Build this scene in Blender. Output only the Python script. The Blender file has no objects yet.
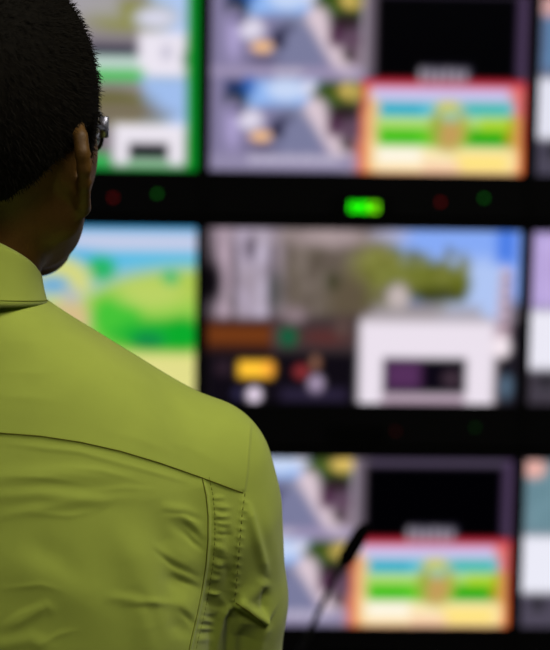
import bpy, math, random
import numpy as np
from mathutils import Vector, Matrix
from mathutils.bvhtree import BVHTree

random.seed(4); rng = np.random.default_rng(4)
SC = bpy.context.scene
COL = SC.collection

# ------------------------------------------------------------------ camera
FPX = 2000.0                       # focal length in pixels of the 550x650 frame
PITCH, ROLL, YAW = math.radians(8.0), 0.0165, -0.040
CAM = Vector((0, 0, 1.70))
FWD = Vector((-math.sin(YAW) * math.cos(PITCH), math.cos(YAW) * math.cos(PITCH), -math.sin(PITCH)))
_r0 = Vector((math.cos(YAW), math.sin(YAW), 0)); _u0 = _r0.cross(FWD)
RGT = _r0 * math.cos(ROLL) + _u0 * math.sin(ROLL)
UPV = RGT.cross(FWD)
cd = bpy.data.cameras.new('camera'); cam = bpy.data.objects.new('camera', cd); COL.objects.link(cam)
cam.matrix_world = Matrix(((RGT.x, UPV.x, -FWD.x, CAM.x), (RGT.y, UPV.y, -FWD.y, CAM.y), (RGT.z, UPV.z, -FWD.z, CAM.z), (0, 0, 0, 1)))
cd.sensor_fit = 'HORIZONTAL'; cd.sensor_width = 36.0; cd.lens = FPX / 550 * 36.0
cd.clip_start = 0.05; cd.clip_end = 50
cd.dof.use_dof = True; cd.dof.focus_distance = 1.44
cd.dof.aperture_fstop = cd.lens / 1000 / 0.0192
SC.camera = cam

# ------------------------------------------------------------------ world, lights, exposure
wd = bpy.data.worlds.new('dim_room'); SC.world = wd; wd.use_nodes = True
wd.node_tree.nodes['Background'].inputs[0].default_value = (0.9, 0.95, 1.0, 1)
wd.node_tree.nodes['Background'].inputs[1].default_value = 0.012

def area(name, loc, target, sx, sy, power, col):
    l = bpy.data.lights.new(name, 'AREA'); l.shape = 'RECTANGLE'; l.size = sx; l.size_y = sy; l.energy = power; l.color = col
    o = bpy.data.objects.new(name, l); COL.objects.link(o); o.location = loc
    o.rotation_euler = (Vector(target) - Vector(loc)).to_track_quat('-Z', 'Y').to_euler()
    return o
KEY = (0.85, 1.05, 2.97)
FILL = (0.1, -0.7, 2.97)
area('ceiling_key_fill_light', KEY, (KEY[0], KEY[1], 0), 0.9, 0.9, 23, (1.0, 0.96, 0.86))
area('ceiling_key_fill_light', FILL, (FILL[0], FILL[1], 0), 0.9, 0.9, 22, (1.0, 0.96, 0.88))  # added fill lamp, brightens the back of the shirt from behind the camera

SC.view_settings.view_transform = 'Standard'; SC.view_settings.look = 'None'
SC.view_settings.exposure = 0.0; SC.view_settings.gamma = 1.0; SC.view_settings.use_curve_mapping = False

# ------------------------------------------------------------------ helpers
def at(px, py, y):
    """world point on the plane Y = y seen at a pixel of the photograph"""
    d = FWD + RGT * ((px - 275) / FPX) - UPV * ((py - 325) / FPX)
    return CAM + d * (y / d.y)

def proj(P):
    P = np.asarray(P, float) - np.array(CAM)
    z = P @ np.array(FWD)
    return np.stack([275 + FPX * (P @ np.array(RGT)) / z, 325 - FPX * (P @ np.array(UPV)) / z], -1)

def lin(c):
    c = np.asarray(c, float) / 255.0
    return np.where(c <= 0.04045, c / 12.92, ((c + 0.055) / 1.055) ** 2.4)

def mat(name, col, rough=0.6, metal=0.0, spec=0.5, srgb=True, emit=None, es=0.0, noise=0.0, scale=40, bump=0.0, bscale=300, sheen=0.0, trans=0.0):
    m = bpy.data.materials.new(name); m.use_nodes = True
    nt = m.node_tree; b = nt.nodes['Principled BSDF']
    c = tuple(lin(col)) if srgb else tuple(col)
    b.inputs['Base Color'].default_value = c + (1,)
    b.inputs['Roughness'].default_value = rough; b.inputs['Metallic'].default_value = metal
    b.inputs['Specular IOR Level'].default_value = spec
    b.inputs['Sheen Weight'].default_value = sheen
    b.inputs['Transmission Weight'].default_value = trans
    if emit is not None:
        b.inputs['Emission Color'].default_value = tuple(lin(emit)) + (1,); b.inputs['Emission Strength'].default_value = es
    tc = nt.nodes.new('ShaderNodeTexCoord')
    if noise > 0:
        n = nt.nodes.new('ShaderNodeTexNoise'); n.inputs['Scale'].default_value = scale; n.inputs['Detail'].default_value = 5
        nt.links.new(tc.outputs['Object'], n.inputs['Vector'])
        r = nt.nodes.new('ShaderNodeValToRGB')
        r.color_ramp.elements[0].position = 0.3; r.color_ramp.elements[1].position = 0.7
        r.color_ramp.elements[0].color = tuple(x * (1 - noise) for x in c) + (1,)
        r.color_ramp.elements[1].color = tuple(min(1, x * (1 + noise)) for x in c) + (1,)
        nt.links.new(n.outputs['Fac'], r.inputs['Fac']); nt.links.new(r.outputs['Color'], b.inputs['Base Color'])
    if bump > 0:
        n2 = nt.nodes.new('ShaderNodeTexNoise'); n2.inputs['Scale'].default_value = bscale; n2.inputs['Detail'].default_value = 3
        nt.links.new(tc.outputs['Object'], n2.inputs['Vector'])
        bp = nt.nodes.new('ShaderNodeBump'); bp.inputs['Strength'].default_value = bump; bp.inputs['Distance'].default_value = 0.001
        nt.links.new(n2.outputs['Fac'], bp.inputs['Height']); nt.links.new(bp.outputs['Normal'], b.inputs['Normal'])
    return m

def link(name, verts, faces, material, parent=None, smooth=False):
    me = bpy.data.meshes.new(name)
    me.from_pydata([tuple(v) for v in verts], [], [tuple(f) for f in faces]); me.update()
    if smooth: me.shade_smooth()
    if material: me.materials.append(material)
    o = bpy.data.objects.new(name, me); COL.objects.link(o)
    if parent: o.parent = parent
    return o

def link_np(name, V, Q, material, parent=None):
    """fast path for big quad meshes"""
    me = bpy.data.meshes.new(name)
    V = np.ascontiguousarray(V, np.float32); Q = np.ascontiguousarray(Q, np.int32)
    me.vertices.add(len(V)); me.vertices.foreach_set('co', V.ravel())
    k = Q.shape[1]
    me.loops.add(Q.size); me.loops.foreach_set('vertex_index', Q.ravel())
    me.polygons.add(len(Q)); me.polygons.foreach_set('loop_start', np.arange(0, Q.size, k, dtype=np.int32))
    me.polygons.foreach_set('loop_total', np.full(len(Q), k, np.int32))
    me.update(calc_edges=True); me.validate(); me.shade_smooth()
    me.materials.append(material)
    o = bpy.data.objects.new(name, me); COL.objects.link(o)
    if parent: o.parent = parent
    return o

class MB:
    def __init__(s): s.v = []; s.f = []
    def add(s, v, f):
        n = len(s.v); s.v += [tuple(p) for p in v]; s.f += [tuple(i + n for i in q) for q in f]; return s
    def box(s, x0, x1, y0, y1, z0, z1, b=0.0):
        # chamfered box: every face inset by b
        if b <= 0:
            v = [(x, y, z) for x in (x0, x1) for y in (y0, y1) for z in (z0, z1)]
            return s.add(v, [(0, 1, 3, 2), (4, 6, 7, 5), (0, 4, 5, 1), (2, 3, 7, 6), (0, 2, 6, 4), (1, 5, 7, 3)])
        v = []; idx = {}
        X, Y, Z = (x0, x1), (y0, y1), (z0, z1); sg = (1, -1)
        for i in (0, 1):
            for j in (0, 1):
                for k in (0, 1):
                    for ax in range(3):
                        p = [X[i] + sg[i] * b, Y[j] + sg[j] * b, Z[k] + sg[k] * b]
                        p[ax] = (X[i], Y[j], Z[k])[ax]
                        idx[i, j, k, ax] = len(v); v.append(p)
        f = []
        for i in (0, 1):
            f.append([idx[i, j, k, 0] for j, k in ((0, 0), (0, 1), (1, 1), (1, 0))][::1 if i == 0 else -1])
            f.append([idx[j, i, k, 1] for j, k in ((0, 0), (1, 0), (1, 1), (0, 1))][::1 if i == 0 else -1])
            f.append([idx[j, k, i, 2] for j, k in ((0, 0), (0, 1), (1, 1), (1, 0))][::1 if i == 0 else -1])
        for a in (0, 1):
            for c in (0, 1):
                f.append((idx[0, a, c, 1], idx[1, a, c, 1], idx[1, a, c, 2], idx[0, a, c, 2]))
                f.append((idx[a, 0, c, 0], idx[a, 1, c, 0], idx[a, 1, c, 2], idx[a, 0, c, 2]))
                f.append((idx[a, c, 0, 0], idx[a, c, 1, 0], idx[a, c, 1, 1], idx[a, c, 0, 1]))
                for e in (0, 1): f.append((idx[a, c, e, 0], idx[a, c, e, 1], idx[a, c, e, 2]))
        return s.add(v, f)
    def tube(s, pts, r, n=8, cap=True):
        pts = [Vector(p) for p in pts]; R = r if isinstance(r, (list, tuple)) else [r] * len(pts)
        v = []; f = []; ref = None
        for i, p in enumerate(pts):
            t = (pts[min(i + 1, len(pts) - 1)] - pts[max(i - 1, 0)]).normalized()
            if ref is None:
                ref = t.orthogonal().normalized()
            ref = (ref - t * ref.dot(t)).normalized(); q = t.cross(ref)
            for k in range(n):
                a = 2 * math.pi * k / n
                v.append(p + (ref * math.cos(a) + q * math.sin(a)) * R[i])
        for i in range(len(pts) - 1):
            for k in range(n):
                f.append((i * n + k, i * n + (k + 1) % n, (i + 1) * n + (k + 1) % n, (i + 1) * n + k))
        if cap: f.append(tuple(range(n))[::-1]); f.append(tuple((len(pts) - 1) * n + k for k in range(n)))
        return s.add(v, f)
    def lathe(s, prof, c, n=24):
        v = []; f = []
        for (r, z) in prof:
            for k in range(n):
                a = 2 * math.pi * k / n; v.append((c[0] + r * math.cos(a), c[1] + r * math.sin(a), c[2] + z))
        for i in range(len(prof) - 1):
            for k in range(n): f.append((i * n + k, i * n + (k + 1) % n, (i + 1) * n + (k + 1) % n, (i + 1) * n + k))
        f.append(tuple(range(n))[::-1]); f.append(tuple((len(prof) - 1) * n + k for k in range(n)))
        return s.add(v, f)
    def build(s, name, material, parent=None, smooth=False):
        o = link(name, s.v, s.f, material, parent, smooth)
        return o

def tag(o, label, cat, group=None, kind=None):
    o['label'] = label; o['category'] = cat
    if group: o['group'] = group
    if kind: o['kind'] = kind
    return o
def empty(name, loc, label, cat, group=None):
    o = bpy.data.objects.new(name, None); COL.objects.link(o); o.location = loc; o.empty_display_size = 0.1
    return tag(o, label, cat, group)
def struct(o): o['kind'] = 'structure'; return o

# ------------------------------------------------------------------ room shell
WALL_Y = 3.62
M_floor = mat('dark_carpet', (38, 38, 40), 0.95, noise=0.25, scale=120, bump=0.4)
M_wall = mat('black_paint', (16, 16, 17), 0.9, spec=0.1, noise=0.15, scale=12)
M_ceil = mat('ceiling_grey', (60, 60, 60), 0.9, noise=0.1, scale=20)
RX0, RX1, RY0, RY1, RZ = -2.6, 2.6, -2.0, WALL_Y, 3.0
struct(MB().box(RX0, RX1, RY0, RY1, -0.1, 0).build('floor', M_floor))
struct(MB().box(RX0, RX1, RY0, RY1, RZ, RZ + 0.1).build('ceiling', M_ceil))
struct(MB().box(RX0, RX1, RY1, RY1 + 0.1, 0, RZ).build('wall_back', M_wall))
struct(MB().box(RX0, RX1, RY0 - 0.1, RY0, 0, RZ).build('wall_front', M_wall))
struct(MB().box(RX0 - 0.1, RX0, RY0, RY1, 0, RZ).build('wall_left', M_wall))
struct(MB().box(RX1, RX1 + 0.1, RY0, RY1, 0, RZ).build('wall_right', M_wall))

M_white = mat('lamp_frame', (200, 200, 198), 0.5)
M_diff = mat('lamp_diffuser', (240, 240, 236), 0.6, emit=(255, 248, 232), es=1.5)
for i, (p, lb) in enumerate(((KEY, 'square ceiling light panel above and beyond the right shoulder'), (FILL, 'square ceiling panel added for the fill light, unseen behind the camera'))):
    t = empty('ceiling_key_fill_panel', (p[0], p[1], RZ), lb, 'ceiling light', 'ceiling light panels')
    m = MB()
    m.box(-.48, .48, -.48, -.45, -.045, 0, .002); m.box(-.48, .48, .45, .48, -.045, 0, .002)
    m.box(-.48, -.45, -.45, .45, -.045, 0, .002); m.box(.45, .48, -.45, .45, -.045, 0, .002)
    m.build('lamp_frame', M_white, t)
    MB().box(-.45, .45, -.45, .45, -.02, -.004).build('diffuser', M_diff, t)

# ------------------------------------------------------------------ monitor wall
SW, SH = 0.5370, 0.3020            # lit picture of one monitor
PX, PZ = 0.5575, 0.3935            # pitch of the monitors on the wall
WY = 3.40                          # plane of the screens
C0 = at(363.5, 317.0, WY)          # centre of the screen in the middle of the wall
NX, NY = 204, 116                  # picture samples per screen
LW, LH = 326.0, 184.0              # picture co-ordinates used for drawing

class Pic:
    """the picture on one screen, drawn from plain shapes"""
    def __init__(s, base):
        x, y = np.meshgrid(np.linspace(4.3, LW - 4.3, NX), np.linspace(4.6, LH - 4.6, NY)); s.x, s.y = x, y
        s.c = np.empty(x.shape + (3,)); s.c[:] = lin(base); s.ox = s.oy = 0
    def off(s, ox, oy): s.ox, s.oy = ox, oy; return s
    def mix(s, m, col, a=1.0):
        m = np.clip(m * a, 0, 1)[..., None]; s.c = s.c * (1 - m) + lin(col) * m; return s
    def rect(s, x0, y0, x1, y1, col, f=2.0, a=1.0):
        X, Y = s.x + s.ox, s.y + s.oy
        d = np.maximum(np.maximum(x0 - X, X - x1), np.maximum(y0 - Y, Y - y1))
        return s.mix(np.clip(0.5 - d / f, 0, 1), col, a)
    def ell(s, cx, cy, rx, ry, col, f=0.4, a=1.0):
        X, Y = s.x + s.ox, s.y + s.oy
        d = np.sqrt(((X - cx) / rx) ** 2 + ((Y - cy) / ry) ** 2)
        return s.mix(np.clip(0.5 - (d - 1) / f, 0, 1), col, a)
    def line(s, x0, y0, x1, y1, w, col, a=1.0, f=3.0):
        X, Y = s.x + s.ox, s.y + s.oy; dx, dy = x1 - x0, y1 - y0
        t = np.clip(((X - x0) * dx + (Y - y0) * dy) / (dx * dx + dy * dy), 0, 1)
        d = np.hypot(X - x0 - t * dx, Y - y0 - t * dy) - w / 2
        return s.mix(np.clip(0.5 - d / f, 0, 1), col, a)
    def mottle(s, x0, y0, x1, y1, col, n, r, a=0.6, seed=1):
        g = np.random.default_rng(seed)
        for _ in range(n):
            s.ell(g.uniform(x0, x1), g.uniform(y0, y1), r * g.uniform(.5, 1.3), r * g.uniform(.5, 1.3), np.clip(np.array(col) + g.uniform(-22, 22), 0, 255), .8, a * g.uniform(.5, 1))
        return s
    def strokes(s, x0, y0, x1, y1, col, step=5.0, a=.8):
        x = x0; k = 0
        while x < x1:
            s.rect(x, y0 + (k % 3), x + 2.6, y1 - (k % 2) * 2, col, 1.5, a); x += step; k += 1
        return s

def landscape(p, x0, y0, x1, y1):
    """bright picture in a red and orange frame"""
    w, h = x1 - x0, y1 - y0
    def R(a, b, c, d, col, f=4.0, al=1.0): p.rect(x0 + a * w, y0 + b * h, x0 + c * w, y0 + d * h, col, f, al)
    R(0, 0, 1, 1, (206, 60, 40), 3)
    R(0, 0, 1, .06, (206, 40, 70), 4); R(0, .70, 1, 1, (240, 112, 40), 20); R(.0, .3, .05, .9, (236, 130, 84), 5)
    R(.04, .08, .96, .92, (244, 212, 150), 5)
    R(.06, .07, .90, .20, (204, 192, 240), 5); R(.90, .06, .97, .35, (220, 100, 116), 10)
    R(.10, .20, .92, .38, (84, 192, 216), 6); R(.11, .24, .36, .35, (26, 170, 200), 8); R(.64, .22, .88, .33, (60, 186, 176), 8)
    R(.05, .2, .10, .6, (225, 190, 130), 6)
    R(.10, .37, .92, .48, (176, 224, 110), 8); R(.10, .47, .92, .68, (84, 200, 24), 7); R(.64, .50, .90, .66, (14, 168, 6), 9); R(.12, .52, .34, .64, (60, 190, 20), 8)
    R(.88, .35, .95, .7, (186, 150, 30), 8); R(.72, .36, .9, .49, (176, 214, 44), 8)
    R(.10, .68, .92, .92, (254, 234, 186), 9); R(.10, .69, .36, .82, (255, 250, 236), 10); R(.58, .74, .90, .9, (255, 228, 120), 12); R(.38, .84, .6, .92, (246, 200, 170), 8)
    p.ell(x0 + .53 * w, y0 + .46 * h, .12 * w, .25 * h, (178, 176, 70), .5, .95)
    p.ell(x0 + .53 * w, y0 + .54 * h, .08 * w, .14 * h, (196, 156, 92), .7, .95); p.ell(x0 + .45 * w, y0 + .5 * h, .03 * w, .14 * h, (140, 176, 60), .8, .8)
    p.ell(x0 + .54 * w, y0 + .34 * h, .06 * w, .07 * h, (150, 196, 170), .7, .9); p.ell(x0 + .52 * w, y0 + .25 * h, .07 * w, .05 * h, (214, 206, 90), .8, .9)

def street(p, X, Y, w, h, seed):
    """small camera view of a road between pavements, in the box at X, Y"""
    def E(a, b, rx, ry, col, f=.6, al=1.0): p.ell(X + a * w, Y + b * h, rx * w, ry * h, col, f, al)
    def R(a, b, c, d, col, f=5, al=1.0): p.rect(X + a * w, Y + b * h, X + c * w, Y + d * h, col, f, al)
    R(0, 0, 1, 1, (132, 124, 160), 3)
    R(.0, .0, .2, .24, (28, 50, 96), 6); R(.0, .18, .24, .34, (24, 40, 40), 5)
    R(.17, .0, .70, .35, (146, 184, 242), 8); E(.45, .12, .14, .14, (200, 216, 246)); E(.18, .08, .05, .14, (30, 92, 180), .8, .8); E(.62, .1, .06, .1, (220, 220, 240), .8)
    R(.68, .0, 1.0, .40, (66, 84, 30), 6); E(.72, .22, .09, .16, (50, 76, 20)); E(.93, .14, .10, .11, (232, 198, 104), .5)
    p.mottle(X + .7 * w, Y, X + w, Y + .36 * h, (72, 92, 34), 14, 5, .6, seed)
    R(.34, .36, .72, 1, (122, 124, 158), 14); R(.44, .36, .66, .48, (128, 132, 160), 6, .8)
    p.line(X + .66 * w, Y + .36 * h, X + .9 * w, Y + 1.02 * h, 20, (224, 204, 214), .95, 9)
    E(.88, .44, .13, .14, (44, 32, 36)); E(.93, .66, .10, .16, (96, 72, 92)); E(.80, .60, .05, .14, (74, 34, 66), .8); E(.98, .86, .08, .12, (130, 110, 126), .8); E(.9, .84, .05, .08, (62, 52, 54), .8)
    E(.18, .52, .10, .13, (222, 216, 234)); E(.27, .74, .08, .07, (244, 190, 130)); E(.39, .64, .05, .14, (36, 34, 62)); E(.28, .9, .12, .05, (86, 80, 108)); E(.46, .5, .04, .06, (70, 70, 100), .8)
    E(.06, .6, .05, .3, (172, 160, 206), .9); E(.1, .42, .06, .05, (96, 90, 124), .8)

def multiview(p, x0, y0, seed, tb=4):
    """several pictures on one screen, in the photograph's own layout"""
    p.off(x0, y0)
    p.rect(x0, y0, x0 + 330, y0 + 190, (84, 78, 98), 2)
    p.rect(x0 + 6, y0 + 4, x0 + 160, y0 + 178, (134, 126, 162), 8)
    street(p, x0 + 19, y0 + 0, 137, 78, seed); street(p, x0 + 19, y0 + 90, 137, 74, seed + 1)
    p.rect(x0 + 6, y0 + 78, x0 + 156, y0 + 86, (160, 148, 180), 6); p.strokes(x0 + 70, y0 + 78, x0 + 100, y0 + 86, (220, 214, 228))
    p.rect(x0 + 6, y0 + 163, x0 + 152, y0 + 177, (148, 140, 172), 5); p.strokes(x0 + 46, y0 + 162, x0 + 132, y0 + 172, (226, 220, 236), 6)
    p.rect(x0 + 156, y0, x0 + 176, y0 + 82, (110, 98, 112), 3); p.rect(x0 + 156, y0, x0 + 158.5, y0 + 84, (176, 164, 176), 2)
    p.rect(x0 + 172.5, y0 + 6, x0 + 174.5, y0 + 80, (150, 140, 152), 2)
    p.rect(x0 + 168, y0 + tb, x0 + 317, y0 + 92, (0, 0, 2), 3)
    p.rect(x0 + 171, y0 - 2, x0 + 326, y0 + tb, (72, 62, 84), 4)
    p.rect(x0 + 174, y0 + tb - 1.5, x0 + 312, y0 + tb, (110, 96, 120), 2, .7)
    p.rect(x0 + 312, y0 + 4, x0 + 325, y0 + 84, (72, 56, 84), 3)
    landscape(p, x0 + 157, y0 + 89, x0 + 323, y0 + 185)
    p.rect(x0 + 216, y0 + 76, x0 + 264, y0 + 92, (110, 104, 130), 5, .45)
    p.strokes(x0 + 215, y0 + 77, x0 + 266, y0 + 90, (225, 215, 230), 8.5, .8)

def pic_street_multi(): p = Pic((84, 78, 98)); multiview(p, 207, -4, 3); return p
def pic_low_multi(): p = Pic((84, 78, 98)); multiview(p, 196, 452, 7, 11); return p

def pic_white_building():
    p = Pic((100, 90, 96)).off(203, 225)
    p.rect(203, 226, 300, 330, (116, 102, 112), 8)
    for x, w_, c in ((224, 7, (190, 168, 184)), (243, 8, (186, 172, 194)), (262, 9, (196, 184, 206)), (281, 5, (160, 146, 156))): p.rect(x - w_, 230, x + w_, 320, c, 7, .9)
    p.mottle(205, 230, 292, 322, (150, 136, 146), 50, 7, .45, 9)
    for x in (212, 234, 272, 291): p.rect(x - 2.5, 246, x + 2.5, 330, (40, 32, 38), 5, .75)
    p.ell(212, 284, 11, 22, (14, 10, 16), .7); p.ell(276, 292, 9, 20, (66, 70, 66), .8, .8); p.ell(250, 250, 5, 12, (90, 80, 96), .8)
    p.rect(285, 228, 410, 345, (108, 96, 88), 14)
    g = np.random.default_rng(8)
    for _ in range(34):                                             # bare twigs
        x, y = g.uniform(285, 385), g.uniform(232, 320); p.line(x, y, x + g.uniform(-16, 16), y - g.uniform(14, 40), 2.5, [(70, 58, 48), (160, 146, 140), (96, 88, 66)][g.integers(3)], .6, 4)
    p.mottle(285, 236, 400, 340, (104, 94, 82), 70, 7, .5, 5)
    p.rect(395, 224, 530, 300, (134, 170, 246), 16); p.rect(446, 258, 512, 322, (176, 198, 244), 18); p.rect(500, 224, 520, 262, (76, 126, 230), 10)
    p.ell(330, 238, 40, 9, (186, 166, 170), 1.0, .7); p.ell(392, 236, 18, 8, (176, 176, 206), 1.0, .8)
    p.ell(384, 268, 30, 22, (132, 132, 66), .8); p.ell(430, 279, 38, 19, (114, 122, 44), .6); p.ell(462, 284, 13, 17, (96, 104, 22), .7)
    p.mottle(366, 248, 472, 304, (112, 116, 48), 80, 6, .75, 6); p.ell(440, 294, 26, 8, (56, 60, 18), .8, .9); p.ell(402, 290, 12, 7, (60, 62, 24), .8, .8)
    p.ell(352, 302, 22, 30, (92, 80, 60), .9, .8); p.ell(334, 282, 8, 9, (56, 58, 34), .9, .8); p.ell(318, 262, 10, 12, (82, 72, 62), .9, .7)
    p.rect(203, 320, 276, 356, (66, 32, 18), 8); p.rect(208, 329, 272, 345, (116, 58, 22), 7, .95)
    p.rect(276, 316, 362, 356, (66, 52, 54), 10); p.ell(290, 338, 10, 10, (16, 92, 60), .7); p.ell(328, 338, 24, 8, (92, 46, 44), .8, .8); p.ell(296, 316, 12, 8, (138, 120, 126), .8); p.ell(345, 328, 8, 10, (90, 70, 66), .8)
    p.rect(203, 352, 366, 412, (14, 10, 18), 10)
    p.rect(240, 363.5, 274, 379, (270, 206, 56), 3); p.ell(270, 371, 6, 7, (262, 170, 60), .8, .8)
    p.ell(256, 397, 6.5, 7, (258, 240, 262), .4); p.ell(224, 370, 8, 8, (46, 32, 42), .8); p.ell(240, 396, 5, 5, (50, 46, 80), .8)
    p.ell(319, 386, 7, 9, (180, 160, 190), .6); p.ell(304, 373, 7, 6, (150, 52, 56), .7); p.ell(318, 364, 4, 7, (150, 104, 84), .8); p.rect(284, 391, 350, 402, (48, 40, 66), 8, .8)
    p.ell(401, 298, 11, 14, (196, 182, 180), .6); p.rect(376, 305, 486, 318, (160, 152, 156), 8, .8)
    p.rect(505, 322, 530, 416, (36, 32, 42), 6)
    p.rect(363, 321, 501, 416, (236, 226, 238), 5); p.rect(366, 315, 496, 323, (190, 180, 188), 6, .9)
    p.rect(387, 358, 473, 395, (10, 6, 18), 2); p.rect(391, 362, 426, 389, (92, 52, 98), 8, .85); p.ell(458, 379, 9, 8, (66, 50, 62), .9)
    p.rect(386, 396, 472, 412, (176, 152, 170), 5)
    for i, y in enumerate(range(268, 340, 12)): p.rect(505 - i * .9, y, 516, y + 8, (206, 178, 192), 4); p.rect(506, y + 8, 518, y + 12, (66, 40, 56), 3, .8)
    p.ell(508, 346, 9, 11, (250, 236, 244), .6); p.ell(514, 386, 6, 12, (84, 108, 130), .8); p.ell(513, 366, 6, 8, (16, 14, 22), .8)
    return p

def pic_green_border():
    p = Pic((0, 128, 40)).off(-123, -10)
    def scene(y, k):
        p.rect(-117, y, 193, y + 80, (150, 142, 150), 3)
        p.rect(-60, y + 8, 60, y + 50, (126, 118, 110), 12)
        p.rect(150, y, 194, y + 50, (178, 202, 244), 14)
        p.ell(128, y + 28, 42, 16, (140, 140, 72), .8); p.ell(152, y + 32, 16, 12, (118, 124, 50), .8)
    scene(-8, 0)
    p.rect(70, -10, 120, 22, (168, 164, 170), 14, .8); p.rect(86, 40, 138, 50, (122, 114, 122), 8)
    p.rect(88, 49, 140, 61, (44, 40, 66), 4); p.rect(60, 59, 196, 72, (190, 214, 204), 6)
    p.rect(140, 36, 186, 80, (236, 230, 242), 8); p.rect(162, 48, 172, 62, (200, 196, 214), 5); p.ell(156, 22, 20, 10, (214, 214, 232), .8)
    p.rect(-117, 72, 146, 83, (92, 196, 104), 5); p.rect(183, 55, 196, 68, (40, 90, 70), 5, .8)
    scene(84, 1)
    p.rect(144, 80, 194, 120, (160, 190, 238), 12); p.ell(110, 104, 40, 14, (108, 104, 62), .8); p.ell(120, 114, 46, 9, (122, 112, 92), .8)
    p.rect(60, 120, 108, 160, (112, 100, 104), 10)
    p.rect(116, 125, 186, 166, (236, 230, 240), 6); p.rect(130, 143, 170, 160, (22, 26, 32), 3)
    p.rect(130, 159, 170, 164, (150, 196, 160), 4); p.rect(60, 154, 112, 170, (60, 176, 90), 6)
    p.rect(-123, 165, 205, 178, (20, 150, 56), 5); p.rect(187, -10, 205, 178, (0, 140, 36), 3)
    return p

def pic_landscape_full():
    p = Pic((120, 190, 225)).off(-124, 220)
    p.rect(-130, 216, 205, 229, (0, 150, 208), 6); p.rect(-130, 231, 205, 249, (196, 204, 232), 9); p.rect(-130, 251, 205, 264, (92, 190, 228), 8)
    p.ell(36, 258, 70, 13, (80, 180, 226), .7)
    p.ell(205, 330, 150, 66, (176, 204, 84), .25); p.rect(40, 300, 205, 345, (150, 206, 80), 16)
    p.ell(102, 267, 15, 12, (40, 182, 104), .7); p.ell(172, 276, 9, 8, (70, 186, 110), .7)
    p.ell(62, 280, 30, 24, (214, 216, 128), .5); p.ell(54, 284, 17, 10, (120, 176, 212), .7); p.ell(72, 296, 10, 10, (180, 190, 190), .8)
    p.ell(72, 318, 24, 18, (214, 190, 138), .7)
    p.ell(118, 316, 26, 26, (70, 196, 56), .6); p.ell(160, 334, 44, 17, (26, 176, 52), .6); p.ell(186, 332, 20, 18, (10, 170, 44), .7); p.ell(150, 338, 16, 8, (16, 140, 70), .8)
    p.ell(150, 292, 34, 14, (190, 212, 104), .8, .8)
    p.rect(-130, 352, 205, 410, (226, 222, 140), 12); p.rect(-130, 230, -20, 350, (150, 206, 110), 60, .6)
    return p

def pic_side(top, mid, band, low, x0, y0, skin=None):
    p = Pic((84, 78, 94)).off(x0, y0)
    p.rect(x0 + 3, y0 + 4, x0 + 322, y0 + 82, top, 10); p.rect(x0 + 8, y0 + 18, x0 + 320, y0 + 74, mid, 14)
    p.mottle(x0 + 16, y0 + 10, x0 + 310, y0 + 76, mid, 70, 14, .5, int(x0))
    if skin: p.ell(x0 + 14, y0 + 14, 12, 10, skin, .6)
    p.rect(x0 + 3, y0 + 84, x0 + 300, y0 + 143, band, 7)
    p.rect(x0 + 120, y0 + 96, x0 + 210, y0 + 132, (70, 70, 84), 5); p.rect(x0 + 240, y0 + 90, x0 + 322, y0 + 143, (120, 130, 110), 10)
    p.rect(x0 + 2, y0 + 146, x0 + 324, y0 + 182, low, 5); p.rect(x0 + 16, y0 + 146, x0 + 30, y0 + 164, (40, 38, 44), 4, .8)
    p.rect(x0 + 8, y0 + 166, x0 + 322, y0 + 167.5, (110, 104, 120), 2, .8)
    return p
def pic_hidden():
    p = Pic((84, 78, 94)).off(0, 0); street(p, 8, 4, 150, 84, 1); street(p, 166, 4, 150, 84, 2); street(p, 8, 94, 150, 84, 3); street(p, 166, 94, 150, 84, 4); return p

def screen_mat():
    m = bpy.data.materials.new('lit_screen'); m.use_nodes = True; nt = m.node_tree; b = nt.nodes['Principled BSDF']
    b.inputs['Base Color'].default_value = (.001, .001, .0012, 1); b.inputs['Roughness'].default_value = .4; b.inputs['Specular IOR Level'].default_value = .05
    a = nt.nodes.new('ShaderNodeVertexColor'); a.layer_name = 'picture'
    nt.links.new(a.outputs['Color'], b.inputs['Emission Color']); b.inputs['Emission Strength'].default_value = 1.0
    return m
M_screen = screen_mat()
M_bezel = mat('black_bezel', (10, 10, 11), 0.75, spec=0.12, noise=.2, scale=200)
M_bezel2 = mat('black_panel', (6, 6, 7), 0.8, spec=0.1)
M_rack = mat('rack_steel', (14, 14, 15), 0.7, spec=0.15, noise=.2, scale=60)
M_red = mat('red_lamp', (40, 5, 5), 0.3, emit=(120, 8, 14), es=1.3)
M_grn = mat('green_lamp', (5, 40, 8), 0.3, emit=(20, 120, 24), es=1.3)
M_red0 = mat('red_lamp_dim', (40, 5, 5), 0.3, emit=(90, 6, 12), es=.5)
M_grn0 = mat('green_lamp_dim', (5, 40, 8), 0.3, emit=(16, 90, 20), es=.6)
M_dig1 = mat('green_digits', (4, 30, 4), 0.4, emit=(30, 255, 4), es=2.0)
M_dig2 = mat('lime_digits', (20, 30, 2), 0.4, emit=(120, 250, 4), es=2.0)
M_off = mat('unlit_lamp', (20, 12, 12), .4)
M_win = mat('display_window', (4, 5, 4), 0.3, spec=.2)

SEG = {'8': 'abcdefg', '0': 'abcdef', '1': 'bc', '2': 'abged', '3': 'abgcd'}
def seg_digit(m, ch, x, z, w, h, t, y):
    segs = {'a': (x, x + w, z + h - t, z + h), 'd': (x, x + w, z, z + t), 'g': (x, x + w, z + h / 2 - t / 2, z + h / 2 + t / 2),
            'b': (x + w - t, x + w, z + h / 2, z + h), 'c': (x + w - t, x + w, z, z + h / 2), 'f': (x, x + t, z + h / 2, z + h), 'e': (x, x + t, z, z + h / 2)}
    for s in SEG[ch]: a, b, c, d = segs[s]; m.box(a, b, y - .001, y, c, d)

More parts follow.
